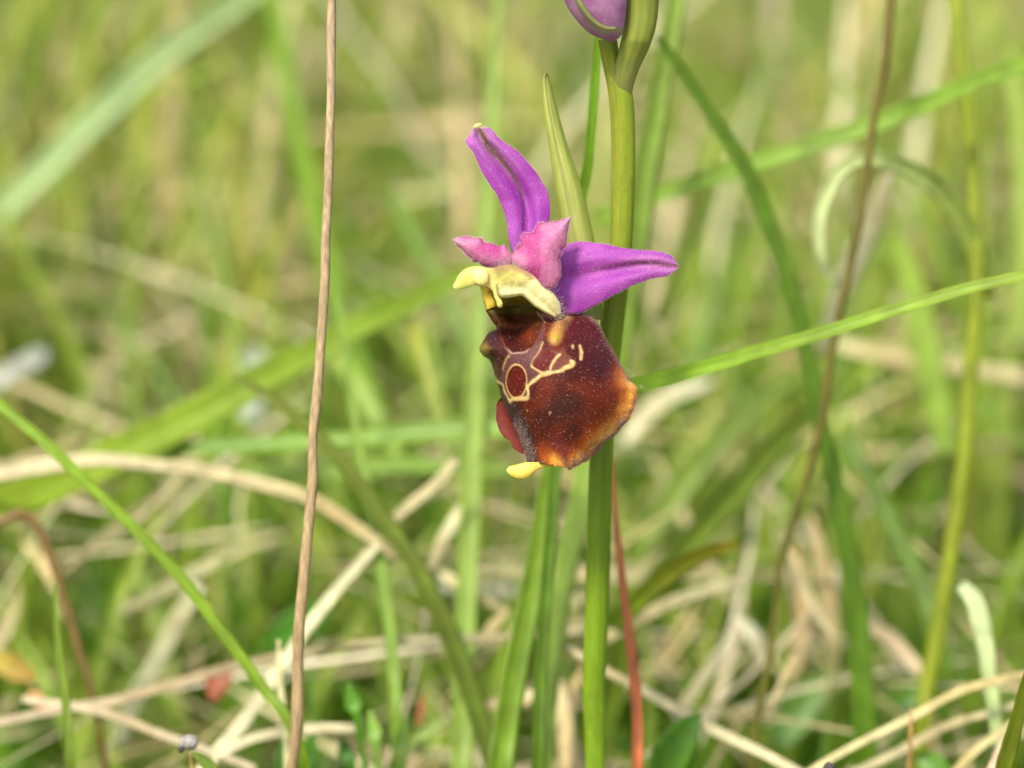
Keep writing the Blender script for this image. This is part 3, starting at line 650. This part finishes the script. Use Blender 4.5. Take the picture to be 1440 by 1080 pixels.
blade('wide mid green upright blade behind the lip', dl([(780, 600), (768, 680), (757, 760), (742, 850), (724, 940), (708, 1030), (700, 1100)], 46, 40), [14, 26, 32, 36, 38], lin(122, 156, 48), lin(120, 158, 50), root=True, roll=0.2)
blade('narrow dark green blade between wide blade and orchid stem', dl([(790, 560), (782, 640), (776, 730), (768, 830), (760, 950), (755, 1090)], 36, 32), [14, 18, 19, 18, 18], lin(96, 136, 24), lin(92, 126, 30), root=True)
blade('light green blade close against the orchid stem', dl([(832, 590), (826, 650), (815, 712), (800, 790), (786, 880), (775, 980), (768, 1090)], 64, 58), [26, 32, 30, 26, 20], lin(142, 174, 80), root=True)
blade('thin upright green blade rising from the leafy herb', dl([(470, 400), (486, 500), (500, 600), (515, 690), (530, 770), (545, 860), (555, 950), (558, 1010)], 80, 62), [7, 14, 18, 17, 18], lin(130, 166, 66), root=True)
blade('pale green broad blade standing behind the top of orchid stem', dl([(958, -60), (944, 30), (926, 120), (908, 220), (892, 330), (876, 440), (862, 560)], 70, 66), [22, 30, 34, 36, 34, 24], lin(134, 164, 74), lin(122, 154, 60), root=False, roll=0.3)
blade('bright green narrow blade between bract and orchid stem', dl([(848, 20), (842, 60), (836, 130), (831, 190), (827, 235), (818, 275), (812, 320), (806, 380)], 13, 17), [8, 11, 14, 14, 16, 18, 14], lin(112, 158, 24), lin(104, 146, 26))
blade('olive broad blade leaning out of the straw litter', dl([(1150, 570), (1090, 622), (1030, 690), (960, 770), (890, 860)], 130, 120), [20, 40, 46, 44], lin(124, 150, 56), root=True, roll=0.5)
blade('green blade leaning low across the litter', dl([(1130, 520), (1060, 570), (990, 640), (930, 720), (880, 800)], 150, 140), [16, 34, 38, 34], lin(132, 162, 70), root=True)
blade('yellow tipped blade lying over the litter', dl([(1040, 762), (1000, 774), (950, 798), (900, 840), (860, 880)], 62, 70), [8, 26, 30, 28], lin(176, 170, 50), lin(116, 150, 40), roll=0.4)
blade('deep green blade slanting between dark blade and yellow stem', dl([(1190, 610), (1215, 660), (1250, 730), (1285, 800), (1310, 870), (1325, 940)], 118, 105), [18, 28, 30, 28], lin(100, 136, 42), root=True)
blade('pale flattened blade standing in front of the yellow stem foot', dl([(1352, 822), (1372, 850), (1384, 900), (1392, 960), (1400, 1020), (1404, 1090)], 52, 46), [18, 28, 22, 18, 16], lin(196, 214, 186), lin(166, 194, 124), root=True)
blade('dark edged green blade tip standing near the pale reddish straw', dl([(1452, 925), (1442, 960), (1432, 1005), (1420, 1050), (1408, 1100)], 6, 10), [6, 14, 19, 24, 24], lin(104, 120, 30), lin(96, 120, 26), root=True)
blade('thin upright green blade tip over crossing litter straws', dl([(77, 815), (79, 860), (83, 920), (92, 985), (100, 1090)], 34, 32), [3, 9, 12, 14], lin(128, 156, 56), lin(112, 144, 50), root=True)
tag(ribbon('red_grass', dl([(859, 640), (863, 700), (869, 760), (878, 840), (889, 930), (896, 1010), (895, 1100)], 34, 30), [5, 7, 10, 14, 16, 16], lin(190, 128, 92), lin(210, 124, 82), root=True), 'red withered grass blade rising along the orchid stem', 'grass blade')
tag(ribbon('brown_stem', dl([(-40, 760), (0, 734), (35, 724), (62, 760), (92, 845), (112, 915), (132, 990)], 66, 70), [10, 13, 14, 13, 12, 10], lin(150, 118, 86), lin(130, 118, 66), tube=True, root=True), 'bent brown stem with reddish upper end', 'plant stem')
blade('dim green blade slanting far behind the pink petals', dl([(548, 270), (580, 330), (612, 390), (650, 460), (690, 540)], 170, 160), [14, 22, 24, 22], lin(108, 144, 50))
blade('long pale blade sweeping high over the meadow', dl([(-80, 400), (-20, 320), (60, 240), (150, 150), (240, 70), (330, 5), (420, -60)], 182, 190), [26, 36, 38, 36, 28], lin(164, 194, 144), roll=0.2)
blade('soft blade leaning under the sweeping pale blade', dl([(-40, 520), (10, 440), (60, 380), (100, 320), (140, 250)], 200, 230), [40, 44, 36, 20], lin(140, 166, 82))
blade('tall blurred blade standing behind the stalk top', dl([(380, -40), (400, 90), (425, 220), (450, 330), (480, 450), (520, 560), (545, 610)], 190, 150), [22, 28, 28, 30, 26], lin(118, 156, 50))
blade('faint green blade with yellowish tip among low leaves', dl([(580, 455), (590, 490), (610, 560), (640, 640)], 120, 110), [8, 16, 18, 18], lin(164, 170, 62), lin(118, 150, 48))
blade('short blade crossing behind the level blade', dl([(470, 500), (500, 540), (535, 600), (560, 640)], 140, 130), [14, 26, 26, 20], lin(150, 182, 84))
blade('olive blade behind the broad pale one', dl([(1010, 230), (985, 300), (955, 380), (930, 450)], 110, 115), [16, 24, 26, 20], lin(110, 134, 56))
blade('bright blade beside the yellow stem, leaning outward', dl([(1420, 60), (1436, 200), (1442, 340), (1440, 480)], 170, 150), [20, 26, 26, 24], lin(146, 172, 84))
blade('upright blade rooted under the curled leaf', dl([(1260, 330), (1290, 430), (1310, 540), (1330, 640)], 160, 140), [22, 36, 40, 30], lin(136, 168, 66))

straw('long pale straw kinked behind the brown stalk', dl([(-60, 676), (0, 662), (70, 650), (140, 642), (210, 652), (290, 664), (370, 682), (440, 704), (500, 742), (560, 782)], 72, 60), [26, 32, 30, 26, 30, 28, 22], lin(226, 208, 170), lin(218, 194, 142))
straw('short pale straw leaning between olive blade and pale blade', dl([(640, 645), (610, 682), (580, 706), (556, 728)], 66, 62), [18, 24, 24, 20], lin(228, 214, 172))
straw('broken straw, upper piece by the pale upright blade', dl([(652, 716), (636, 744), (618, 770), (604, 796)], 74, 72), [22, 26, 26, 20], lin(222, 208, 164))
straw('broken straw, lower piece slanting to the wide blade', dl([(606, 796), (640, 820), (680, 842), (715, 858)], 74, 70), [18, 20, 20, 14], lin(214, 198, 150))
straw('straw stub pointing up under the broken straw', dl([(712, 858), (695, 880), (676, 900)], 70, 68), [20, 26, 20], lin(210, 192, 142))
straw('long pale straw leaning up through the crossing straws', dl([(262, 1110), (300, 1060), (350, 1000), (410, 912), (470, 832), (530, 766)], 52, 60), [26, 28, 30, 26, 16], lin(226, 214, 172))
straw('wide grey green straw standing behind the crossing straws', dl([(278, 820), (250, 880), (222, 940), (190, 1000), (168, 1050)], 84, 80), [30, 38, 40, 40, 30], lin(206, 200, 158))
straw('thin long straw running level across the litter', dl([(-40, 1026), (0, 1018), (80, 1000), (170, 984), (260, 956), (330, 936), (450, 912), (560, 901), (650, 899), (740, 893), (830, 884)], 58, 66), [16, 18, 16, 14, 14, 14], lin(206, 180, 150), lin(190, 176, 136))
straw('thin straw crossing below the long level one', dl([(30, 984), (80, 992), (140, 1002), (220, 1030), (310, 1062), (360, 1082)], 54, 52), [18, 20, 14, 14], lin(208, 186, 152))
straw('curved pale straw at the foot of the brown stalk', dl([(300, 1066), (340, 1044), (380, 1030), (430, 1022), (500, 1026)], 44, 48), [16, 20, 22, 18], lin(230, 212, 172))
straw('thin straw upright beside the brown stalk foot', dl([(392, 900), (394, 960), (400, 1030), (404, 1090)], 40, 42), [8, 12, 12, 10], lin(226, 212, 160))
straw('straw stem lying behind the orchid stem foot', dl([(778, 898), (820, 926), (860, 950), (930, 986), (990, 1016), (1060, 1052), (1130, 1092)], 56, 46), [14, 20, 22, 22, 20], lin(232, 214, 168))
straw('pale straw rising from the orchid stem into the litter', dl([(852, 900), (890, 876), (940, 846), (1000, 826), (1056, 812)], 76, 74), [20, 22, 26, 18], lin(220, 204, 160))
straw('long straw sloping under the pale flattened blade', dl([(1120, 1100), (1200, 1052), (1280, 1010), (1350, 972), (1420, 952), (1480, 940)], 42, 38), [16, 18, 17, 14], lin(222, 204, 150))
straw('second sloping straw under the pale flattened blade', dl([(1190, 1090), (1260, 1056), (1330, 1020), (1400, 1000), (1480, 976)], 56, 52), [14, 16, 16, 14], lin(206, 188, 146))
straw('third sloping straw near the dark edged blade', dl([(1330, 1100), (1380, 1050), (1430, 1010), (1480, 980)], 44, 40), [16, 18, 16], lin(214, 196, 140))
straw('pinkish pale straw behind the dark edged blade', dl([(1452, 960), (1430, 1010), (1404, 1060), (1384, 1100)], 26, 26), [12, 20, 22, 18], lin(226, 186, 156))
straw('wide straw lying level past the yellow green stem', dl([(1150, 476), (1200, 490), (1290, 510), (1380, 522), (1480, 532)], 140, 130), [24, 32, 32, 28], lin(216, 198, 154))
straw('level straw below the wide straw by the yellow stem', dl([(1195, 646), (1250, 636), (1330, 628), (1400, 626), (1480, 624)], 150, 140), [22, 24, 20, 20], lin(202, 186, 136))
straw('tan dead leaf upright in the litter beside the dark green blade', dl([(1142, 722), (1158, 800), (1166, 880), (1166, 960), (1160, 1000)], 92, 90), [14, 34, 36, 26, 14], lin(214, 186, 130), roll=0.5)
straw('tan dead leaf next to the upright one, leaning away from the dark blade', dl([(1118, 760), (1130, 830), (1126, 900), (1110, 960)], 112, 108), [10, 30, 30, 14], lin(204, 176, 128), roll=-0.5)
straw('slim pale straw in front of both tan dead leaves', dl([(1100, 750), (1120, 800), (1146, 860), (1176, 900)], 80, 80), [6, 14, 16, 10], lin(224, 204, 158))
straw('twisted tan dead leaf beside the deep green blade', dl([(1205, 872), (1240, 892), (1275, 925), (1305, 965)], 90, 84), [12, 28, 30, 12], lin(206, 180, 142))
straw('short orange straw sticking up from sloping straws', dl([(1282, 996), (1280, 1040), (1276, 1090)], 30, 32), [5, 7, 7], lin(190, 140, 84))
straw('faded straw leaning behind the thin green blade', dl([(320, 778), (280, 800), (230, 830), (170, 860)], 88, 92), [12, 26, 28, 18], lin(204, 194, 146))
straw('thin straw climbing to the kinked straw', dl([(445, 860), (480, 820), (510, 780), (526, 764)], 64, 62), [14, 16, 14, 10], lin(208, 194, 148))
straw('blurred pale straw bundle stalk lying high in the meadow', dl([(-40, 190), (30, 158), (90, 140), (140, 118)], 260, 280), [30, 46, 46, 30], lin(226, 206, 168))
straw('blurred straw standing below the sweeping pale blade', dl([(128, 190), (110, 260), (90, 330), (76, 400)], 240, 220), [26, 44, 44, 30], lin(214, 192, 156))
straw('orange brown blurred straw leaning behind the stalk', dl([(320, 150), (340, 220), (358, 300), (380, 370), (420, 450)], 220, 190), [16, 26, 28, 20], lin(178, 156, 90))
straw('grey pale curled straw beyond the thin bright blade', dl([(-10, 545), (20, 525), (45, 505), (66, 492)], 140, 150), [30, 36, 34, 18], lin(218, 214, 204))
straw('greyish dry blade arching in front of the low green mass', dl([(90, 630), (120, 570), (160, 500), (190, 460), (230, 442)], 150, 170), [24, 30, 28, 18], lin(188, 174, 130))
straw('bleached straw lying close behind the lip', dl([(880, 625), (910, 590), (950, 556), (1000, 535)], 120, 125), [20, 40, 36, 14], lin(228, 218, 186))
straw('pale straw lying past the green blades', dl([(1060, 690), (1090, 650), (1120, 590)], 150, 150), [14, 24, 16], lin(214, 198, 158))
straw('pale stalk bundle down by the orchid foot', dl([(770, 880), (778, 940), (790, 1010), (800, 1085)], 78, 66), [14, 26, 30, 24], lin(218, 196, 146))
straw('bent straw curling round the orchid foot', dl([(845, 920), (815, 950), (800, 1000), (806, 1060), (820, 1100)], 82, 70), [12, 18, 22, 24], lin(214, 186, 140))
straw('bleached flat straw in the litter by green leaves', dl([(950, 1010), (985, 965), (1010, 925), (1030, 890)], 84, 86), [16, 26, 24, 10], lin(224, 212, 176))
straw('pale dry scrap in the litter by the tan leaf', dl([(1035, 870), (1060, 900), (1076, 930)], 88, 86), [16, 34, 16], lin(226, 216, 184))
straw('short bleached straw leaning on the pale upright blade', dl([(700, 985), (672, 1002), (650, 1022)], 66, 64), [14, 26, 20], lin(226, 200, 152))
straw('round ended straw scrap behind the wide blade', dl([(742, 968), (732, 985), (724, 1000)], 62, 62), [18, 28, 14], lin(232, 214, 166))

# ------------------------------------------------------------------ broad leaves, herbs, fragments, seed head
def broad(name, label, cat, pts, widths, c, mat=None, **k):
    return tag(ribbon(name, pts, widths, c, k.pop('c1', None), mat=mat, keel=k.pop('keel', 0.18), **k), label, cat)
broad('herb_leaf', 'broad deep green leaf low beside the straw stem', 'leaf', dl([(985, 1004), (965, 1028), (945, 1060), (928, 1100)], 50, 50), [6, 44, 60, 46], lin(84, 136, 26))
broad('herb_leaf', 'broad soft green leaf under the sloping straws', 'leaf', dl([(1185, 935), (1150, 970), (1118, 1010), (1096, 1050)], 116, 112), [8, 40, 56, 30], lin(120, 166, 84))
broad('herb_leaf', 'rounded green leaf at the foot of the yellow stem', 'leaf', dl([(1310, 952), (1290, 974), (1268, 1000)], 96, 94), [8, 44, 20], lin(90, 140, 44))
broad('herb_leaf', 'small green leaf upright below the pale flattened blade', 'leaf', dl([(1290, 1060), (1310, 1076), (1330, 1100)], 64, 62), [10, 40, 30], lin(100, 150, 52))
for i, (lab, pp, ww, cc) in enumerate([
    ('narrow leaflet pointing straight up from the leafy herb', [(572, 1006), (566, 1040), (560, 1090)], [4, 20, 14], lin(98, 134, 48)),
    ('oval leaflet of the herb beside thin upright blade', [(490, 960), (496, 990), (504, 1020)], [5, 24, 10], lin(92, 150, 40)),
    ('pale oval leaflet spreading over the herb', [(520, 1000), (524, 1030), (530, 1060)], [5, 26, 12], lin(140, 180, 88)),
    ('dark leaflet low at the herb foot', [(478, 1040), (486, 1060), (496, 1090)], [5, 22, 14], lin(66, 118, 28)),
    ('light leaflet leaning from the herb to the pale blade', [(626, 1010), (600, 1030), (570, 1060)], [5, 16, 10], lin(148, 178, 104)),
    ('green leaf at the foot of the brown stalk', [(440, 1030), (434, 1060), (430, 1095)], [6, 30, 26], lin(76, 132, 32)),
    ('slim green leaf crossing behind the brown stalk foot', [(404, 1020), (402, 1050), (398, 1095)], [5, 24, 24], lin(84, 132, 44))]):
    broad('herb_leaflet', lab, 'leaf', dl(pp, 46 + 3 * i, 46 + 3 * i), ww, cc, root=True)
broad('green_leaf', 'blurred green leaf low behind the crossing straws', 'leaf', dl([(470, 850), (440, 866), (400, 890), (370, 905)], 120, 116), [8, 40, 44, 14], lin(86, 148, 46))
broad('red_leaf', 'small red leaf fragment behind the thin long straw', 'leaf', dl([(322, 936), (308, 958), (302, 988)], 78, 76), [14, 34, 14], lin(176, 104, 74))
broad('red_leaf', 'tiny red leaf tip by the leafy herb', 'leaf', dl([(594, 978), (592, 1000), (588, 1020)], 68, 68), [6, 12, 6], lin(170, 116, 84))
broad('yellow_leaf', 'yellowish leaf with orange edge low in the litter', 'leaf', dl([(-10, 926), (20, 938), (50, 952)], 96, 92), [16, 40, 14], lin(178, 172, 80), c1=lin(180, 150, 92))
broad('orange_leaf', 'dull orange leaf under the yellowish leaf', 'leaf', dl([(40, 975), (54, 985), (70, 998)], 84, 82), [8, 20, 8], lin(206, 158, 110))

def daisy(label, px, py, d, rad):
    c = P(px, py, d); o = tag(empty('white_flower', c), label, 'flower')
    for i in range(7):
        a = i * 2 * math.pi / 7 + 0.3
        ribbon('petal', [(px + math.cos(a) * rad * f, py + math.sin(a) * rad * f * 0.8, d - 1.2 * f) for f in (0.1, 0.6, 1.0)], [rad * 0.35, rad * 0.75, rad * 0.3], lin(236, 236, 232), mat=M_STRAW, parent=o, n=8)
    ribbon('stem', [(px, py, d + 0.5), (px + 3, py + 30, d + 3), (px + 5, py + 70, d + 8)], [5, 5, 5], lin(110, 146, 60), tube=True, root=True, parent=o)
    adopt(o)
daisy('white blurred flower above the broad light green blade', 358, 506, 150, 20)
daisy('white blurred flower below the broad light green blade', 352, 576, 140, 20)
daisy('dull white blurred flower high over the white pair', 318, 428, 190, 20)

seed = tag(empty('seed_head', P(266, 1046, 14)), 'grey fuzzy withered flower head on a short green stem', 'seed head')
ribbon('stem', dl([(268, 1058), (270, 1075), (272, 1100)], 14, 15), [6, 8, 9], lin(150, 140, 90), tube=True, root=True, parent=seed)
fat('head', [(252, 1048), (254, 1040), (260, 1034), (268, 1033), (276, 1036), (279, 1042)], [(252, 1050), (256, 1053), (262, 1054), (268, 1054), (274, 1053), (278, 1048)], [(0, 14), (1, 14)],
    lambda X, Y, s, t: mixc(lin(170, 166, 160), lin(116, 108, 100), vnoise(X * .5, Y * .5)), M_BARK, seed, n=20)
fat('withered_petal', [(250, 1052), (252, 1050), (256, 1050), (259, 1053)], [(250, 1056), (253, 1059), (256, 1059), (259, 1056)], [(0, 13.4), (1, 13.4)], lambda X, Y, s, t: np.broadcast_to(lin(60, 58, 52), X.shape + (3,)), M_BARK, seed, n=12, k=12)
ribbon('leaf', dl([(270, 1058), (282, 1066), (296, 1080), (306, 1100)], 13.6, 13.6), [4, 14, 18, 12], lin(110, 140, 50), parent=seed)
adopt(seed)
bdp = tag(ribbon('dark_bud', dl([(1158, 1090), (1161, 1080), (1166, 1077), (1170, 1086), (1171, 1100)], 10, 10), [5, 9, 11, 10, 9], lin(70, 62, 60), tube=True, root=True, mat=M_BARK), 'tiny dark bud tip poking up below the sloping straws', 'bud')

# ------------------------------------------------------------------ the mass of meadow grass and litter behind (uncountable)
def mass(name, n, box, hgt, wid, lean, palette, label, cat, mat, seed, dmin, lie=False, segs=6, zlift=0.0, wt=None, dlow=None, clump=0.0):
    r = np.random.default_rng(seed)
    x = r.uniform(box[0], box[1], n); y = r.uniform(box[2], box[3], n)
    h = r.uniform(hgt[0], hgt[1], n) * (0.6 + 0.8 * vnoise(x * 11 + 50, y * 11 + seed))
    wd = r.uniform(wid[0], wid[1], n); az = r.uniform(0, 2 * math.pi, n); ln = r.uniform(lean[0], lean[1], n)
    t = np.linspace(0, 1, segs + 1)[None, :]
    if lie:
        tilt = r.normal(0, 0.22, n)[:, None]; bend = r.normal(0, 0.2, n)[:, None]
        L = h[:, None]
        along = (t - 0.5) * L; lat = bend * (t - 0.5) ** 2 * L
        z = r.uniform(0.002, zlift, n)[:, None] + np.sin(tilt) * along
        z = np.maximum(z, 0.001)
        dx, dy = np.cos(az)[:, None], np.sin(az)[:, None]
        C = np.stack([x[:, None] + dx * along - dy * lat, y[:, None] + dy * along + dx * lat, z], -1)
    else:
        ang = ln[:, None] * t ** 1.3
        ds = h[:, None] / segs
        rad = np.cumsum(np.sin(ang) * ds, 1) - np.sin(ang[:, :1]) * ds; zz = np.cumsum(np.cos(ang) * ds, 1) - ds
        C = np.stack([x[:, None] + np.cos(az)[:, None] * rad, y[:, None] + np.sin(az)[:, None] * rad, zz - 0.002], -1)
    px, py, d = unP(C)
    inview = (px > -500) & (px < 1940) & (py > -300) & (py < 1300)
    lim = np.interp(py, [600, 1080], [dmin, dlow or dmin * 0.72])
    ok = ~np.any(inview & (d < lim), axis=1) & ~np.any((d < -200) , axis=1)
    if clump: ok &= (vnoise(x * 14 + 3, y * 9 + 7, 1.5) * 0.6 + vnoise(x * 34, y * 20, 4.5) * 0.4 + r.normal(0, 0.05, n)) > clump
    C, wd, az, h = C[ok], wd[ok], az[ok], h[ok]; n = len(C); x, y = x[ok], y[ok]
    T = np.gradient(C, axis=1); T /= np.linalg.norm(T, axis=2)[..., None] + 1e-12
    tw = r.uniform(-0.9, 0.9, n)[:, None, None]
    sdv = np.stack([-np.sin(az), np.cos(az), 0 * az], -1)[:, None, :] + np.zeros_like(T)
    nv = np.cross(sdv, T); sdv = sdv * np.cos(tw) + nv * np.sin(tw); nv = np.cross(sdv, T)
    prof = (1 - t ** 2.2) if not lie else (1 - np.abs(2 * t - 1) ** 4) * 0.8 + 0.2
    Wd = wd[:, None] * np.maximum(prof, 0.04)
    Vt = np.stack([C - sdv * Wd[..., None] / 2, C + nv * Wd[..., None] * 0.18, C + sdv * Wd[..., None] / 2], 2)
    k = (segs + 1) * 3
    I = np.arange(k).reshape(segs + 1, 3)
    f = np.concatenate([np.stack([I[:-1, j], I[:-1, j + 1], I[1:, j + 1], I[1:, j]], -1).reshape(-1, 4) for j in (0, 1)])
    F = (np.arange(n)[:, None, None] * k + f[None]).reshape(-1, 4)
    pal = np.array(palette); pw = None if wt is None else np.array(wt) / np.sum(wt)
    c = pal[r.choice(len(pal), n, p=pw)] * r.uniform(0.8, 1.2, (n, 1)) * r.uniform(0.94, 1.06, (n, 3))
    col = np.repeat(c, k, axis=0)
    print(name, n, 'of blades')
    return tag(mesh_obj(name, Vt.reshape(-1, 3), F, mat, col=col), label, cat, kind='stuff')

greens = [lin(150, 176, 62), lin(162, 182, 68), lin(122, 154, 46), lin(178, 192, 94), lin(194, 192, 90), lin(136, 166, 60)]
straws = [lin(222, 206, 164), lin(210, 192, 146), lin(230, 218, 182), lin(198, 180, 134), lin(204, 182, 132), lin(200, 190, 140)]
mass('meadow_grass', 24000, (-0.55, 0.55, 0.05, 1.15), (0.035, 0.11), (0.0014, 0.0036), (0.2, 1.5), greens, 'dense blurred green meadow grass behind the orchid', 'grass', M_GRASS, 21, 120)
mass('dead_grass', 8500, (-0.45, 0.45, 0.0, 1.15), (0.02, 0.06), (0.0005, 0.0017), (0, 1), straws, 'bleached dead grass litter lying among the green blades', 'dead grass', M_STRAW, 22, 80, lie=True, zlift=0.042, dlow=42)
mass('fine_litter', 2600, (-0.3, 0.3, 0.02, 0.4), (0.015, 0.05), (0.0003, 0.0009), (0, 1), straws, 'fine broken straw tangled low over the soil', 'dead grass', M_STRAW, 27, 70, lie=True, zlift=0.045, dlow=36)
mass('standing_straw', 17000, (-0.55, 0.55, 0.10, 1.15), (0.04, 0.12), (0.0012, 0.0034), (0.2, 1.4), straws, 'bleached straw standing in the blurred meadow', 'dead grass', M_STRAW, 23, 170, clump=0.52)
mass('low_leaves', 19000, (-0.5, 0.5, -0.05, 1.1), (0.012, 0.034), (0.004, 0.009), (0.4, 1.5), [lin(112, 154, 36), lin(128, 162, 46), lin(98, 140, 32), lin(146, 172, 64)], 'low green herb leaves carpeting the soil', 'ground cover', M_GRASS, 24, 80)
mass('fine_grass', 9000, (-0.3, 0.3, 0.02, 0.5), (0.02, 0.06), (0.0007, 0.0020), (0.3, 1.5), greens[:3] + [lin(112, 156, 50)], 'fine short green grass growing through the litter', 'grass', M_GRASS, 28, 90, dlow=48)
mass('short_grass', 2600, (-0.4, 0.4, -0.25, 0.12), (0.012, 0.035), (0.0010, 0.0026), (0.2, 1.2), greens + straws[:2], 'short grass around the foot of the orchid', 'grass', M_GRASS, 25, 60)
